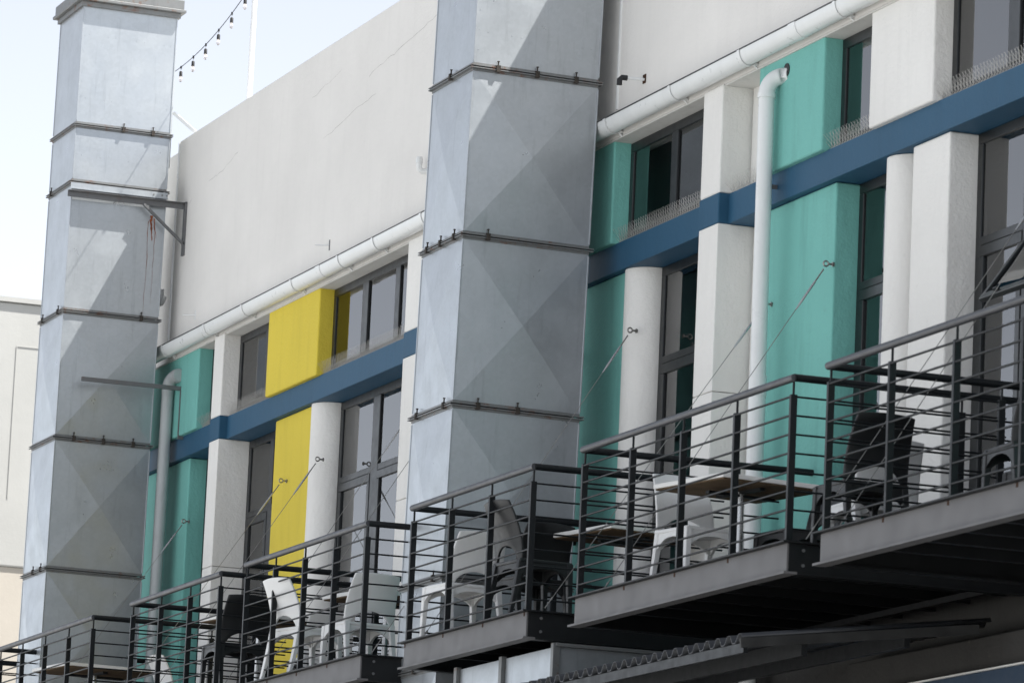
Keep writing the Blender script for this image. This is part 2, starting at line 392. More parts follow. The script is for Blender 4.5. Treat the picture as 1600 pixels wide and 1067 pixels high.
# weathered downpipe beside the far duct
D2 = empty('downpipe', (-46.72, 13.34, 6.0)); tag(D2, 'dull grey downpipe with bent top between the far duct and teal pier', 'downpipe')
MB().tube([(-.12, -.04, -4.0), (-.10, -.02, 1.72)], .06, 16).build('pipe', 'pvcold', D2)
MB().tube([(-.10, -.02, 1.70)]+[(-.10+.13*(1-math.cos(R(t))), -.02+.04*(1-math.cos(R(t))), 1.74+.13*math.sin(R(t))) for t in range(0, 91, 10)]+[(.13, .03, 1.87)], .063, 16).build('elbow', 'pvcold', D2)
MB().tube([(.03, .02, 1.87), (.10, .03, 1.87)], .072, 16).build('elbow_collar', 'pvcold', D2)

# small pipes and hooks sticking out of the upper wall
def stub(x, z, name, label, cat, kind):
    o = empty(name, (x, 13.38, z)); tag(o, label, cat)
    if kind == 'black':
        MB().tube([(0, .01, 0), (-.02, -.16, .0)], .012, 8).build('pipe', 'pvc', o)
        MB().tube([(-.02, -.14, 0), (-.025, -.18, 0), (-.028, -.20, -.02), (-.028, -.2, -.06)], .022, 10).build('outlet', 'black', o)
        MB().box(-.03, .03, -.006, .01, -.03, .04).build('wall_plate', 'rust', o)
    elif kind == 'cowl':
        MB().tube([(.02, .01, -.02), (0, -.04, -.02), (0, -.065, .0), (0, -.07, .03), (0, -.07, .07)], .026, 14).build('pipe', 'pvc', o)
        MB().tube([(0, -.07, .05), (0, -.07, .105)], [.032, .028], 14).build('cowl', 'pvc', o)
    elif kind == 'bend':
        MB().tube([(-.03, -.03, .18), (-.03, -.03, .06), (0, -.05, .02), (.05, -.05, .02), (.08, -.04, .05), (.08, -.03, .09)], .028, 12).build('pipe', 'pvc', o)
    else:
        MB().tube([(0, .01, 0), (-.12, -.10, .01)], .006, 6).build('pin', 'pvc', o)
        MB().box(-.012, .012, -.004, .01, -.05, .05).build('plate', 'steel' if kind == 'pin' else 'pvc', o)
stub(-34.0, 8.44, 'overflow_pipe', 'short wall pipe ending in a black elbow above the gutter', 'pipe', 'black')
stub(-39.15, 8.66, 'vent_pipe', 'white capped vent pipe beside the near duct on the upper wall', 'pipe', 'cowl')
stub(-47.35, 8.70, 'drain_pipe', 'small grey pipe bend on the wall right beside the far duct', 'pipe', 'bend')
stub(-46.17, 8.43, 'wall_hook', 'small white metal pin on the upper wall near the far duct', 'hook', 'pinw')
stub(-41.83, 8.43, 'wall_hook', 'small dark metal pin on the upper wall above the yellow block', 'hook', 'pin')

# bird spikes on the sills
def spikes(x0, x1, label):
    m = MB(); x = x0; rr = random.Random(int(-x0*100))
    m.box(x0, x1, 13.455, 13.475, 7.251, 7.256)
    while x < x1:
        for a, lx in ((-36, -.035), (-12, .038), (14, -.038), (36, .035)):
            dx = lx+rr.uniform(-.006, .006); dy = math.sin(R(a))*.11; h = .118*math.cos(R(a))*rr.uniform(.94, 1.04)
            b = Vector((x, 13.465, 7.255)); t = b+Vector((dx, dy-.01, h)); q = .0019
            m.add([b+Vector((-q, 0, 0)), b+Vector((q, 0, 0)), b+Vector((0, q*1.6, 0)), t+Vector((-q*.6, 0, 0)), t+Vector((q*.6, 0, 0)), t+Vector((0, q, 0))], [(0, 1, 4, 3), (1, 2, 5, 4), (2, 0, 3, 5), (3, 4, 5)])
        x += .046
    o = m.build('bird_spikes', 'spike'); tag(o, label, 'bird spikes', 'wire bird spikes on the blue ledge', 'stuff'); return o
spikes(-45.98, -45.38, 'wire bird spikes on the ledge beside the far teal block')
spikes(-45.02, -43.7, 'wire bird spikes on the ledge left of the yellow block')
spikes(-42.06, -39.52, 'wire bird spikes on the ledge right of the yellow block')
spikes(-34.6, -32.74, 'wire bird spikes on the ledge right of the near duct')
spikes(-32.32, -31.78, 'wire bird spikes in the white recess left of the downpipe')
spikes(-30.54, -29.8, 'wire bird spikes between the teal and white blocks')
spikes(-28.71, -25.4, 'wire bird spikes on the ledge in the top right corner')

# curtains hanging inside
def curtain(x0, x1, z0, z1, label, y=13.92, amp=.02):
    m = MB(); n = int((x1-x0)/.02); vs = []; rr = random.Random(int(-x0*77)); ph = 0
    for i in range(n+1):
        ph += rr.uniform(.12, .34); x = x0+(x1-x0)*i/n
        yy = y+amp*math.sin(ph)
        vs += [(x, yy, z0), (x, yy, z1)]
    m.add(vs, [(2*i, 2*i+2, 2*i+3, 2*i+1) for i in range(n)], True)
    o = m.build('curtain', 'curtain'); sd = o.modifiers.new('thick', 'SOLIDIFY'); sd.thickness = .003
    tag(o, label, 'curtain', 'grey curtains behind the windows')
curtain(-46.6, -45.7, 3.95, 6.98, 'grey curtain behind the lower window beside the far teal pier')
curtain(-45.3, -43.9, 3.95, 6.98, 'grey curtain behind the narrow lower window left of the yellow pier')
curtain(-42.4, -41.0, 3.95, 6.98, 'grey curtain behind the lower window right of the first round column')
curtain(-40.9, -40.2, 3.95, 6.98, 'grey curtain edge deep behind the wide lower window')
curtain(-34.6, -32.9, 3.95, 6.98, 'grey curtain behind the lower window right of the middle round column')
curtain(-30.9, -30.2, 3.95, 6.98, 'grey curtain behind the lower window right of the near teal pier')
curtain(-29.0, -28.32, 3.95, 6.98, 'grey curtain behind the nearest lower window')
curtain(-45.2, -43.6, 7.2, 8.05, 'grey curtain behind the upper window left of the yellow block')
curtain(-34.9, -33.0, 7.2, 8.05, 'grey curtain behind the upper window right of the near duct')
curtain(-30.9, -29.8, 7.2, 8.05, 'grey curtain behind the small upper window between teal and white blocks')
curtain(-29.0, -28.15, 7.2, 8.05, 'grey curtain behind the upper window in the top right corner')

# ------------------------------------------------------------------ galvanised ducts
CMESH = {}
def duct(x0, x1, y0, y1, zs, flat_above, loc_label, cap=None, lean=.015):
    T = empty('ventilation_duct', ((x0+x1)/2, (y0+y1)/2, 4.5)); T.rotation_euler = (-lean, .0, 0)
    tag(T, loc_label, 'duct')
    hx, hy = (x1-x0)/2, (y1-y0)/2
    zs = [z-4.5 for z in zs]; fl = flat_above-4.5
    g = .004
    for i in range(len(zs)-1):
        z1, z0 = zs[i]-.022, zs[i+1]+.022
        cz = (z0+z1)/2; b = .0 if cz > fl else .035
        # four sheet panels, cross-broken
        for side in range(4):
            if side == 0: c = [(hx, -hy), (hx, hy)]
            elif side == 1: c = [(-hx, -hy), (hx, -hy)]
            elif side == 2: c = [(-hx, hy), (-hx, -hy)]
            else: c = [(hx, hy), (-hx, hy)]
            (ax, ay), (bx, by) = c; nx, ny = [(1, 0), (0, -1), (-1, 0), (0, 1)][side]
            mx_, my_ = (ax+bx)/2+nx*b, (ay+by)/2+ny*b
            vs = [(ax, ay, z0), (bx, by, z0), (bx, by, z1), (ax, ay, z1), (mx_, my_, cz)]
            inn = [(x-nx*.003, y-ny*.003, z) for x, y, z in vs]
            fs = [(0,1,4), (1,2,4), (2,3,4), (3,0,4)]; fs2 = [(6,5,9), (7,6,9), (8,7,9), (5,8,9)]
            rim = [(0,5,6,1), (1,6,7,2), (2,7,8,3), (3,8,5,0)]
            MB().add(vs+inn, fs+fs2+rim).build('sheet_panel', 'galv', T)
        # corner seams
    for i, z in enumerate(zs):
        ext = .03
        if cap and i == 0: continue
        for dz, e in ((.009, ext), (-.009, ext)):
            m = MB(); t = .0038
            m.box(-hx-e, hx+e, -hy-e, -hy+.002, z+dz-t, z+dz+t); m.box(-hx-e, hx+e, hy-.002, hy+e, z+dz-t, z+dz+t)
            m.box(hx-.002, hx+e, -hy, hy, z+dz-t, z+dz+t); m.box(-hx-e, -hx+.002, -hy, hy, z+dz-t, z+dz+t)
            k = 1 if dz > 0 else -1
            a, b2 = sorted((z+dz+k*t, z+dz+k*.024))
            m.box(-hx-.006, hx+.006, -hy-.006, -hy-.0005, a, b2); m.box(hx+.0005, hx+.006, -hy, hy, a, b2)
            m.build('flange', 'galvf', T)
        # clamps
        for q in range(3):
            pts = [(hx+ext-.004, -hy+(q+.6)*2*hy/3.2, 'x')] + ([(-hx+(q+.55)*2*hx/3, -hy-ext+.004, 'y')] if q < 3 else [])
            for px, py, d in pts:
                if random.random() < .5: continue
                o = link('flange_clamp', cached(CMESH, 'clamp', lambda: clamp_mesh()), T); o.location = (px, py, z)
                if d == 'y': o.rotation_euler = (0, 0, R(-90))
    # long corner seam strips
    for sx_, sy_ in ((1, -1), (-1, -1), (1, 1), (-1, 1)):
        m = MB()
        for i in range(len(zs)-1):
            m.box(sx_*hx-.006, sx_*hx+.006, sy_*hy-.006, sy_*hy+.006, zs[i+1]+.045, zs[i]-.045)
        m.build('corner_seam', 'galv', T, .002, 1)
    # rivets on the flat upper sheets
    m = MB(); n = 0
    for i in range(len(zs)-1):
        if (zs[i]+zs[i+1])/2 > fl:
            z = zs[i+1]+.14
            while z < zs[i]-.1:
                for py in (-hy+.03,):
                    m.add(rivet(hx, py, z), RIVF)
                z += .16
            for row in (zs[i+1]+.28, zs[i+1]+.95):
                if row < zs[i]-.1:
                    for py in (-.42, -.22, -.14, .08, .17, .38, .45):
                        m.add(rivet(hx, py, row-.02*py), RIVF)
    if n == 0 and m.v: o = m.build('rivets', 'galv', T); o['kind'] = 'stuff'
    if cap:
        z = zs[0]; e = .075
        m = MB(); m.box(-hx-e, hx+e, -hy-e, hy+e, z-.0, z+.035); m.box(-hx-e+.02, hx+e-.02, -hy-e+.02, hy+e-.02, z+.036, z+.14)
        m.build('cap', 'galvf', T, .006, 1)
        MB().box(-hx-.03, hx+.03, -hy-.03, hy+.03, z-.05, z-.002).build('flange', 'galvf', T)
    return T
def rivet(x, y, z, r=.0055):
    return [(x+.004, y, z), (x, y-r, z), (x, y, z-r), (x, y+r, z), (x, y, z+r)]
RIVF = [(0, 1, 2), (0, 2, 3), (0, 3, 4), (0, 4, 1)]
def clamp_mesh():
    m = MB(); m.box(-.012, .010, -.016, .016, .018, .026); m.box(-.012, .010, -.016, .016, -.026, -.018); m.box(.008, .014, -.016, .016, -.026, .026)
    m.tube([(-.002, 0, .02), (-.002, 0, .058)], .006, 6); m.box(-.010, .006, -.008, .008, .055, .063)
    me = m.mesh('flange_clamp'); me.materials.append(M['clampm']); return me
zl = [11.68, 10.385, 9.785, 8.448, 7.142, 5.80, 4.47, 3.4, 2.2]
zm = [11.2, 9.85, 8.508, 7.165, 5.83, 4.48, 3.79, 2.4]
DL = duct(-47.71, -46.80, 12.145, 13.145, zl, 8.45, 'tall galvanised sheet-metal duct at the far left end of the facade', cap=True, lean=.006)
DM = duct(-35.53, -34.58, 12.105, 13.155, zm, 8.52, 'tall galvanised sheet-metal duct in the middle, right of the yellow blocks')

# duct brackets
b = empty('duct_bracket', (-46.74, 12.7, 9.65)); tag(b, 'steel angle bracket with diagonal strut holding the upper far duct to the wall', 'bracket')
m = MB(); m.box(0, .006, -.58, .69, -.032, .032); m.box(0, .05, -.58, .69, .027, .032); m.build('angle_bar', 'steel', b)
m = MB(); m.box(-.01, -.004, -.55, .48, .055, .12); m.box(-.01, .03, -.55, .48, .05, .055); m.build('angle_bar', 'galv', b)
MB().beam((.03, .22, -.03), (.03, .665, -.40), .022, .04, (1, 0, 0)).build('strut', 'steel', b)
MB().box(-.01, .05, .655, .68, -.52, .04).build('wall_plate', 'steel', b)
for y in (.33, .42, .47): MB().tube([(-.004, y, .09), (.004, y, .09)], .009, 8).build('bolt', 'galvf', b)
b = empty('duct_bracket', (-46.60, 12.4, 7.73)); tag(b, 'thin steel bar bracket across the lower far duct with drop leg at the teal pier', 'bracket')
MB().box(0, .03, -.06, 1.04, -.02, .022).build('bar', 'steel', b)
MB().box(0, .035, .985, 1.04, -.52, -.021).build('drop_leg', 'steel', b)
# rust run below the bracket and plaster cracks
def ribbon(pts, ws, axis='x', off=0.0):
    m = MB(); vs = []
    for (p, w_) in zip(pts, ws): vs += [(p[0], p[1]-w_, p[2]), (p[0], p[1]+w_, p[2])]
    m.add(vs, [(2*i, 2*i+2, 2*i+3, 2*i+1) for i in range(len(pts)-1)]); return m
rr = random.Random(3)
for y0_, z0_, ln, w0 in ((.365, 5.03, .26, .020), (.39, 5.00, .20, .010), (.335, 4.97, 1.0, .004), (.40, 4.85, .75, .003)):
    n = 16; pts = []; ws = []; y = y0_
    for i in range(n+1):
        y += rr.uniform(-.006, .006); pts.append((.4572, y, z0_-ln*i/n)); ws.append(w0*(1-.8*i/n)*rr.uniform(.4, 1.1))
    ribbon(pts, ws).build('rust_run', 'rustrun', DL)
def crack(pts, label=None):
    m = MB(); vs = []; P_ = [Vector(p) for p in pts]; full = []
    for a_, b_ in zip(P_[:-1], P_[1:]):
        for k in range(8): full.append(a_.lerp(b_, k/8)+Vector((0, 0, rr.uniform(-.012, .012))))
    for p in full:
        w_ = rr.uniform(.0006, .0024); vs += [(p.x, 13.3788, p.z-w_), (p.x, 13.3788, p.z+w_)]
    m.add(vs, [(2*i, 2*i+2, 2*i+3, 2*i+1) for i in range(len(full)-1)]); bp(m, 'plaster_crack', 'crack')
crack([(-45.95, 13.38, 9.78), (-45.5, 13.38, 9.80), (-44.9, 13.38, 9.92)]); crack([(-46.8, 13.38, 9.60), (-46.5, 13.38, 9.72)])
crack([(-40.9, 13.38, 9.86), (-40.1, 13.38, 9.93), (-39.3, 13.38, 10.02), (-38.4, 13.38, 10.08)]); crack([(-42.6, 13.38, 9.98), (-41.6, 13.38, 10.1)])
crack([(-42.2, 13.38, 9.50), (-41.2, 13.38, 9.62), (-40.6, 13.38, 9.65)])
# white prop frame behind the far duct
b = empty('roof_prop', (-47.3, 13.6, 10.4)); tag(b, 'white angle prop on the parapet behind the far duct', 'prop')
MB().box(.45, .475, -.42, -.395, -.35, .95).build('post', 'pvcold', b)
MB().beam((.45, -.38, .24), (.64, -.17, .01), .02, .035).build('strut', 'pvc', b)

# horizontal duct below the balconies
H = empty('ventilation_duct', (-33, 12.4, 3.2)); tag(H, 'grimy galvanised duct box lying under the third balcony', 'duct')
def hpanel(x0, x1):
    MB().add([(x0,-.45,-.9),(x1,-.45,-.9),(x1,-.45,.485),(x0,-.45,.485),((x0+x1)/2,-.462,-.2)], [(0,1,4),(1,2,4),(2,3,4),(3,0,4)]).build('sheet_panel', 'galv', H)
hpanel(-.62, .27); hpanel(.35, 1.36); 
MB().box(.28, .34, -.48, -.44, -.9, .50).build('seam', 'galvf', H); MB().box(-.69, -.63, -.48, -.44, -.9, .50).build('seam', 'galvf', H)
MB().box(1.37, 1.42, -.49, -.44, -.9, .505).build('seam', 'galvf', H)
MB().box(-.68, 1.40, -.44, .9, .46, .48).build('sheet_panel', 'galv', H)
MB().add([(1.40,-.44,-.9),(1.40,.9,-.9),(1.40,.9,.48),(1.40,-.44,.48),(1.43,.2,-.2)], [(0,1,4),(1,2,4),(2,3,4),(3,0,4)]).build('sheet_panel', 'galv', H)
MB().box(1.395, 1.43, -.47, .9, .482, .507).build('flange', 'galvf', H)
MB().box(-.68, -.66, -.44, .9, -.9, .46).build('sheet_panel', 'galv', H)

# ------------------------------------------------------------------ balconies
YO, YI = 11.75, 13.5
ROD = {}
def rod_mesh(L, ax):
    def mk():
        m = MB(); m.tube([(0, 0, 0), (L, 0, 0)] if ax == 'x' else [(0, 0, 0), (0, L, 0)], 0.0072, 6, True)
        me = m.mesh('rod'); me.materials.append(M['rail']); return me
    return cached(ROD, (round(L, 3), ax), mk)
def post_mesh():
    m = MB(); m.box(-.015, .015, -.022, .022, 0, .925); m.box(-.02, .02, -.024, .024, .0, .006)
    m.tube([(0, 0, .92), (0, 0, 1.005)], .0085, 8); return m
PM = None
def balcony(x0, x1, n, label, yo=YO):
    global PM
    T = empty('balcony', ((x0+x1)/2, (yo+YI)/2, ZF)); tag(T, label, 'balcony', 'steel balconies along the facade')
    h = (x1-x0)/2; a, b = yo-(yo+YI)/2, YI-(yo+YI)/2
    MB().box(-h-.045, h+.045, a-.045, b, -.012, 0).build('deck_plate', 'beam', T, .002, 1)
    m = MB(); m.box(-h, h, a, a+.012, -.19, -.0125); m.build('front_fascia', 'fascia', T)
    MB().box(-h-.05, h+.03, a-.03, a+.06, -.205, -.1905).build('bottom_flange', 'fascia', T)
    for s_ in (-1, 1):
        MB().box(*sorted((s_*h, s_*(h-.012))), a+.0125, b, -.19, -.0125).build('side_beam', 'beam', T)
        MB().box(*sorted((s_*(h+.02), s_*(h-.06))), a+.061, b, -.205, -.1905).build('bottom_flange', 'beam', T)
    k = int((2*h)/.48)
    for i in range(1, k):
        x = -h+2*h*i/k
        MB().box(x-.025, x+.025, a+.013, b, -.15, -.013).build('joist', 'beam', T)
    MB().box(-h+.013, h-.013, b-.30, b-.25, -.19, -.151).build('bearer', 'beam', T)
    if n:
        for s_ in (-1, 1):
            for z in (-.05, -.145):
                MB().tube([(s_*h, a+.11, z), (s_*(h+.006), a+.11, z)], .011, 8).build('bolt', 'steel', T)
    if PM is None: PM = post_mesh().mesh('post'); PM.materials.append(M['rail'])
    pi = .03
    for i in range(n):
        x = -h+pi+(2*h-2*pi)*i/(n-1)
        o = link('post', PM, T, .002, 1); o.location = (x, a+.02, 0)
        MB().box(x-.03, x-.005, a-.002, a+.012, -.04, -.0125).build('bolt_tab', 'rust', T) if 0 < i < n-1 or n < 5 else None
    for s_ in (-1, 1):
        for y in (a+1.18,):
            o = link('post', PM, T, .002, 1); o.location = (s_*(h-pi), y, 0)
    for j in range(8):
        z = .912-j*.1185
        o = link('rod', rod_mesh(2*h-2*pi, 'x'), T); o.location = (-h+pi, a+.006, z)
        for s_ in (-1, 1):
            o = link('rod', rod_mesh(YI-yo-.28, 'y'), T); o.location = (s_*(h-pi+.004), a+.02, z)
    zt = 1.028; r = .0245
    MB().tube([(-h, a+.012, zt), (h, a+.012, zt)], r, 16).build('handrail', 'handrail', T)
    for s_ in (-1, 1):
        MB().tube([(s_*(h-.004), a+.016, zt), (s_*(h-.004), b+.02, zt)], r, 16).build('handrail', 'rail', T)
    return T
BAL = [(-51.4, -48.25, 4, 'grey steel balcony at the extreme left edge of the picture'),
       (-46.95, -43.42, 5, 'grey steel balcony in front of the far duct, lowest in the picture'),
       (-42.12, -39.33, 4, 'grey steel balcony in front of the far teal pier and white pilaster'),
       (-38.62, -35.40, 5, 'grey steel balcony left of the middle duct, under the yellow pier'),
       (-34.36, -31.72, 4, 'grey steel balcony in front of the middle duct with dark chairs'),
       (-30.77, -27.13, 5, 'grey steel balcony with a white square table, in front of the downpipe'),
       (-26.62, -23.0, 5, 'grey steel balcony nearest the camera at the right edge')]
for x0, x1, n, lb in BAL: balcony(x0, x1, n, lb)

# stay cables
def stay(x, zt, label, yb=YO+.09, yt=13.45):
    T = empty('stay_cable', (x, yt, zt)); tag(T, label, 'cable', 'steel stay cables holding the balconies')
    d = Vector((0, yb-yt, ZF+.01-zt)); u = d.normalized()
    MB().tube([Vector((0, 0, 0))+u*.40, d-u*.10], .0030, 6).build('cable', 'cable', T)
    MB().tube([u*.05, u*.16], .006, 6).build('eye_rod', 'cable', T)
    MB().tube([u*.15, u*.17, u*.36, u*.38, u*.42], [.005, .009, .009, .007, .005], 8).build('turnbuckle', 'chrome', T)
    m = MB(); m.tube([Vector((0, .01+.019*math.sin(R(t)), .019*math.cos(R(t))))*1.0+Vector((0, -.02, 0)) for t in range(0, 361, 30)], .0065, 6, False)
    m.tube([(0, .01, 0), (0, .045, .0)], .008, 8); m.tube([(0, .038, 0), (0, .05, 0)], .017, 10); m.build('eye_bolt', 'cable', T)
    MB().tube([d-u*.10, d-u*.085, d-u*.07, d], [.004, .009, .004, .004], 8).build('end_fitting', 'cable', T)
for x, zt, lb in [(-46.38, 6.35, 'stay cable fixed to the far teal pier'), (-43.15, 6.38, 'stay cable fixed low on the left edge of the yellow pier'),
                  (-42.05, 6.45, 'stay cable fixed to the right edge of the yellow pier beside the round column'),
                  (-39.52, 6.52, 'stay cable fixed to the white pilaster left of the middle duct'),
                  (-38.45, 6.5, 'stay cable crossing in front of the white chairs to behind the middle duct'),
                  (-35.42, 6.45, 'stay cable ending at the near corner of the balcony left of the middle duct'),
                  (-34.25, 6.5, 'stay cable fixed beside the middle round column'),
                  (-31.60, 6.3, 'stay cable fixed to the pilaster left of the downpipe'),
                  (-30.52, 6.42, 'stay cable fixed to the near teal pier'), (-27.05, 6.4, 'upper stay cable crossing the right-hand white pier'),
                  (-26.6, 6.45, 'lower stay cable crossing the right-hand white pier'), (-48.4, 6.4, 'stay cable at the bottom left edge against the beige building')]:
    stay(x, zt, lb)
# pairs of anchor studs
# ------------------------------------------------------------------ furniture
def solid(m, name, mat, parent, bev=.006):
    return m.build(name, mat, parent, bev, 2)
def make_chair(mat):
    T = empty('chair'); w_, d_ = .225, .215
    # seat: slightly dished slab with curved apron
    m = MB(); n = 8; vs = []
    for i in range(n+1):
        for j in range(n+1):
            u, v = i/n*2-1, j/n*2-1
            vs.append((v*d_, u*w_*(1-.03*v), .45-.014*(1-u*u)*(1-v*v)+.008*max(0, v)*0))
    nn = (n+1)**2; vs += [(x, y, z-.028) for x, y, z in vs]
    fs = [(i*(n+1)+j, i*(n+1)+j+1, (i+1)*(n+1)+j+1, (i+1)*(n+1)+j) for i in range(n) for j in range(n)]
    fs += [tuple(nn+k for k in q[::-1]) for q in fs]
    ring = [(0, j) for j in range(n+1)]+[(i, n) for i in range(1, n+1)]+[(n, j) for j in range(n-1, -1, -1)]+[(i, 0) for i in range(n-1, 0, -1)]
    ids = [i*(n+1)+j for i, j in ring]
    fs += [(ids[k], nn+ids[k], nn+ids[(k+1) % len(ids)], ids[(k+1) % len(ids)]) for k in range(len(ids))]
    m.add(vs, fs); solid(m, 'seat', mat, T, .008)
    # arched aprons under the seat, all four sides
    def apron(p0, p1, th=.022):
        p0, p1 = Vector(p0), Vector(p1); m = MB(); N = 10; vs = []; nr = (p1-p0).cross(Vector((0,0,1))).normalized()*th/2
        for i in range(N+1):
            t = i/N; p = p0.lerp(p1, t); drop = .035+.075*(abs(2*t-1)**2.6)
            for q in (-1, 1): vs += [p+nr*q+Vector((0,0,.425)), p+nr*q+Vector((0,0,.425-drop))]
        fs = []
        for i in range(N):
            a = i*4; b = a+4
            fs += [(a, b, b+1, a+1), (a+2, a+3, b+3, b+2), (a, a+2, b+2, b), (a+1, b+1, b+3, a+3)]
        fs += [(0, 1, 3, 2), (N*4, N*4+2, N*4+3, N*4+1)]
        m.add(vs, fs); m.build('apron', mat, T)
    apron((d_-.02, -w_+.03, 0), (d_-.02, w_-.03, 0)); apron((-d_+.02, -w_+.03, 0), (-d_+.02, w_-.03, 0))
    apron((-d_+.03, -w_+.015, 0), (d_-.03, -w_+.015, 0)); apron((-d_+.03, w_-.015, 0), (d_-.03, w_-.015, 0))
    # legs, tapered and splayed
    for sx_, sy_ in ((1, 1), (1, -1), (-1, 1), (-1, -1)):
        tx, ty = sx_*(d_-.022), sy_*(w_-.022); bx_, by_ = tx+(.015 if sx_ > 0 else -.085), ty+sy_*.012
        m = MB(); vs = []
        for z, f_, cx, cy in ((.44, .024, tx, ty), (.25, .020, (tx*.62+bx_*.38) if sx_ < 0 else (tx+bx_)/2, (ty+by_)/2), (0, .015, bx_, by_)):
            vs += [(cx-f_, cy-f_, z), (cx+f_, cy-f_, z), (cx+f_, cy+f_, z), (cx-f_, cy+f_, z)]
        fs = [(3,2,1,0) if 0 else (0,1,2,3), (8,9,10,11)]
        for r_ in range(2):
            for k in range(4): fs.append((r_*4+k, r_*4+(k+1) % 4, r_*4+4+(k+1) % 4, r_*4+4+k))
        m.add(vs, fs); m.build('leg', mat, T, .005, 2)
    # backrest: curved shell leaning back, its lower edge cut by an arch above the seat
    cols, rows = 20, 9
    def zb(u):
        return .435 + (.115*math.sqrt(max(0, 1-(u/.74)**2)) if abs(u) < .74 else 0)
    def P(u, z):
        t = (z-.43)/.44; lean = -d_-.012-.13*max(t, 0)**1.35+.02*math.sin(t*3.1)
        wd = w_*(1.02+.02*t-.14*t*t); return Vector((lean+.024*u*u, u*wd, z))
    vs = []; us = [k/cols*2-1 for k in range(cols+1)]; zt_ = lambda u: .87-.012*u*u
    for u in us:
        for k in range(rows+1): vs.append(P(u, zb(u)+(zt_(u)-zb(u))*k/rows))
    n1 = len(vs); vs += [v+Vector((.020, 0, 0)) for v in vs]; r1 = rows+1; fs = []
    for a_ in range(cols):
        for k in range(rows):
            q = (a_*r1+k, (a_+1)*r1+k, (a_+1)*r1+k+1, a_*r1+k+1); fs += [q, tuple(n1+x for x in q[::-1])]
        for k in (0, rows):
            q = (a_*r1+k, (a_+1)*r1+k, n1+(a_+1)*r1+k, n1+a_*r1+k); fs.append(q)
    for a_ in (0, cols):
        for k in range(rows): fs.append((a_*r1+k, a_*r1+k+1, n1+a_*r1+k+1, n1+a_*r1+k))
    MB().add(vs, fs, True).build('backrest', mat, T, .006, 2)
    return T
PRO = {}
def chair(kind, x, y, face, label, hz=1):
    if kind not in PRO: PRO[kind] = T = make_chair('chairw' if kind == 'w' else 'chaird')
    else: T = copy_tree(PRO[kind])
    T.location = (x, y, ZF); T.rotation_euler = (0, 0, R(face)); T.scale = (1, 1, hz)
    tag(T, label, 'chair', 'moulded plastic chairs on the balconies'); return T
def table(x, y, rz, side, label, first=[None]):
    if first[0] is None:
        T = empty('table'); h = .40
        MB().box(-h, h, -h, h, .718, .750).build('tabletop', 'tabletop', T, .004, 2)
        MB().box(-h+.012, h-.012, -h+.012, h-.012, .708, .7175).build('tabletop_underlay', 'ply', T)
        MB().tube([(0, 0, .03), (0, 0, .70)], .026, 14).build('pedestal', 'chrome', T)
        m = MB(); m.beam((-.25, 0, .697), (.25, 0, .697), .04, .02); m.build('support_arm', 'beam', T)
        m = MB(); m.beam((0, -.25, .675), (0, .25, .675), .04, .02); m.build('support_arm', 'beam', T)
        MB().box(-.21, .21, -.21, .21, 0, .02).build('base_plate', 'chrome', T, .004, 1)
        first[0] = T
    else: T = copy_tree(first[0])
    T.location = (x, y, ZF); T.rotation_euler = (0, 0, R(rz)); T.scale = (side/.8, side/.8, 1)
    tag(T, label, 'table', 'square white tables on the balconies'); return T
# balcony in front of the downpipe
chair('w', -30.15, 12.40, 8, 'white plastic chair left of the white table, in front of the round column')
table(-29.88, 12.58, 11, .86, 'square white table with plywood underside in front of the downpipe')
chair('d', -29.68, 12.93, -84, 'dark plastic chair behind the right end of the white table by the downpipe', .95)
chair('w', -28.05, 12.74, 180, 'white plastic chair half hidden behind the large dark chair near the downpipe', .93)
chair('d', -27.50, 12.40, 184, 'large dark plastic chair with arched back opening, right of the downpipe')
# nearest balcony
chair('d', -25.90, 12.95, 184, 'dark plastic chair beside the wall, farther left on the nearest balcony', .88)
chair('d', -25.10, 12.42, 178, 'dark plastic chair at the right edge of the picture', .86)
# balcony before the middle duct
chair('w', -33.99, 12.06, 188, 'white plastic chair at the left end of the balcony before the middle duct', .92)
chair('d', -32.63, 12.12, 95, 'dark plastic chair seen edge-on at the front rail before the middle duct', 1.02)
chair('d', -33.38, 12.36, 190, 'dark plastic chair just right of the edge-on one before the middle duct', .95)
table(-32.72, 12.90, 10, .82, 'square white table beside the dark chairs before the middle duct')
# balcony under the yellow pier
chair('w', -37.80, 12.06, 104, 'white plastic chair seen from behind at the front rail under the yellow pier', .95)
table(-37.70, 12.72, 10, .8, 'square white table under the yellow pier')
chair('w', -37.10, 12.28, 188, 'large white plastic chair at the right of the table under the yellow pier', .94)
chair('w', -36.35, 12.75, 182, 'white plastic chair farthest right among the four under the yellow pier', .92)
chair('d', -37.15, 13.15, -80, 'dark plastic chair behind the table under the yellow pier', .8)
# balcony by the far teal pier
table(-40.05, 12.35, 8, .8, 'square white table by the far white pilaster')
chair('d', -39.70, 12.03, 184, 'dark plastic chair at the near end of the balcony by the far teal pier')
chair('w', -39.85, 12.85, 180, 'white plastic chair behind the dark chair by the far white pilaster', .92)
# far balcony
table(-45.45, 12.35, 6, .95, 'square white table in front of the far duct')
chair('w', -44.45, 12.98, 95, 'white plastic chair in front of the far teal pier', .95)

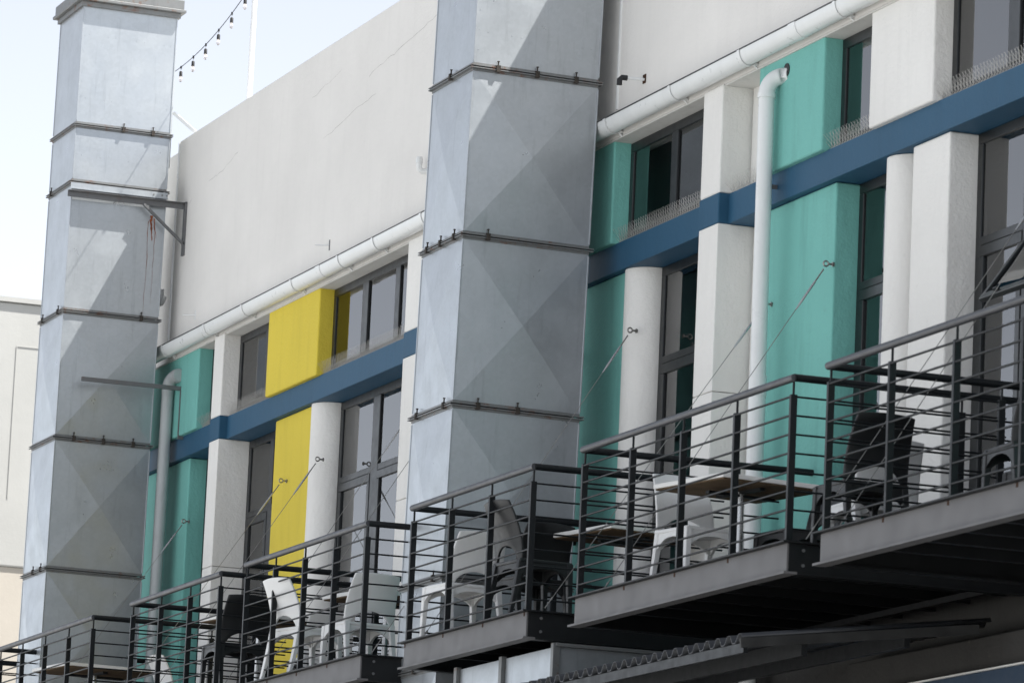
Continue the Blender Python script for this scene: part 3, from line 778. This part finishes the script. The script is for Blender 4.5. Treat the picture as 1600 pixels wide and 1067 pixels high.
# ------------------------------------------------------------------ awning under the balconies
A = empty('awning', (-29.5, 12.3, 3.4)); tag(A, 'low corrugated sheet awning with galvanised edge under the balconies', 'awning')
m = MB(); n = 17*8; L = 5.3; x1 = 2.3; vs = []
for i in range(n*2+1):
    x = x1-L*i/(n*2); ph = (x1-x)/.175*2*math.pi; zz = .026*max(-1, min(1, 1.7*math.sin(ph)))
    vs += [(x, -.80, -.075+zz), (x, .9, .16+zz)]
m.add(vs, [(2*i, 2*i+1, 2*i+3, 2*i+2) for i in range(n*2)], True)
o = m.build('corrugated_sheet', 'poly', A); sd = o.modifiers.new('thick', 'SOLIDIFY'); sd.thickness = .006
MB().box(-3, 2.3, -.79, -.76, -.17, -.108).build('eaves_strip', 'rail', A)
MB().beam((2.32, -.82, -.115), (2.32, .80, .10), .02, .06).build('verge_strip', 'bracketdark', A)
MB().box(-3, 2.3, -.40, -.36, -.16, -.06).build('purlin', 'beam', A)
MB().box(-3, 2.3, .3, .34, -.05, .04).build('purlin', 'beam', A)
for x in (-2.4,): MB().box(x, x+.05, .6, .65, -5.0, -.02).build('awning_post', 'steel', A)
# ------------------------------------------------------------------ roof pole, string lights
P = tag(MB().tube([(0, 0, -1.0), (0, 0, 2.9)], [.030, .026], 12).build('flag_pole', 'polew', loc=(-46.60, 13.95, 9.9+.9)), 'slim white pole standing on the roof behind the parapet', 'pole')
SL = empty('string_lights', (-48.54, 13.7, 11.49)); tag(SL, 'black festoon cable with clear bulbs hanging across the sky', 'string lights')
cz = lambda x: .0521*x*x
pts = [(x*.1, 0, cz(x*.1)) for x in range(-14, 60)]
MB().tube(pts, .0045, 6).build('cable', 'black', SL)
bm0 = None
x = -.72
while x < 5.5:
    if bm0 is None:
        k = MB(); k.tube([(0, 0, .01), (0, 0, -.035)], .004, 5); k.tube([(0, 0, .012), (0, 0, -.018)], [.011, .013], 8); k.tube([(0, 0, -.05), (0, 0, -.062), (0, 0, -.115)], [.012, .02, .021], 12)
        k1 = k.build('lamp_holder', 'black', SL); k1.scale = (.85, .85, .9)
        k = MB(); k.tube([(0, 0, -.113), (0, 0, -.13), (0, 0, -.155), (0, 0, -.175), (0, 0, -.185)], [.014, .022, .026, .018, .003], 12)
        k2 = k.build('bulb', 'bulb', k1); bm0 = (k1, k2)
        k1.location = (x, 0, cz(x))
    else:
        a_ = bm0[0].copy(); COL.objects.link(a_); a_.location = (x, 0, cz(x)); b_ = bm0[1].copy(); COL.objects.link(b_); b_.parent = a_
    x += .452
# ------------------------------------------------------------------ far building
F = empty('background_building', (-66, 20, GZ)); tag(F, 'pale cream building with beige lower storey beyond the far duct', 'building')
def fp(mb, nm, mat, bev=0):
    o = mb.build(nm, mat, F, bev); o.location = (66, -20, -GZ); return o
fp(MB().box(-72, -60, 12.4, 34, 7.42, 10.86), 'upper_storey', 'far', .02)
fp(MB().box(-72, -60.03, 12.43, 34, GZ, 7.415), 'lower_storey', 'beige')
fp(MB().box(-72, -59.96, 12.36, 34, 10.865, 10.93), 'coping', 'far')
fp(MB().box(-60, -59.992, 15.0, 15.012, 8.3, 10.3), 'render_groove', 'far')
fp(MB().box(-60, -59.992, 15.012, 30, 10.29, 10.3), 'render_groove', 'far')
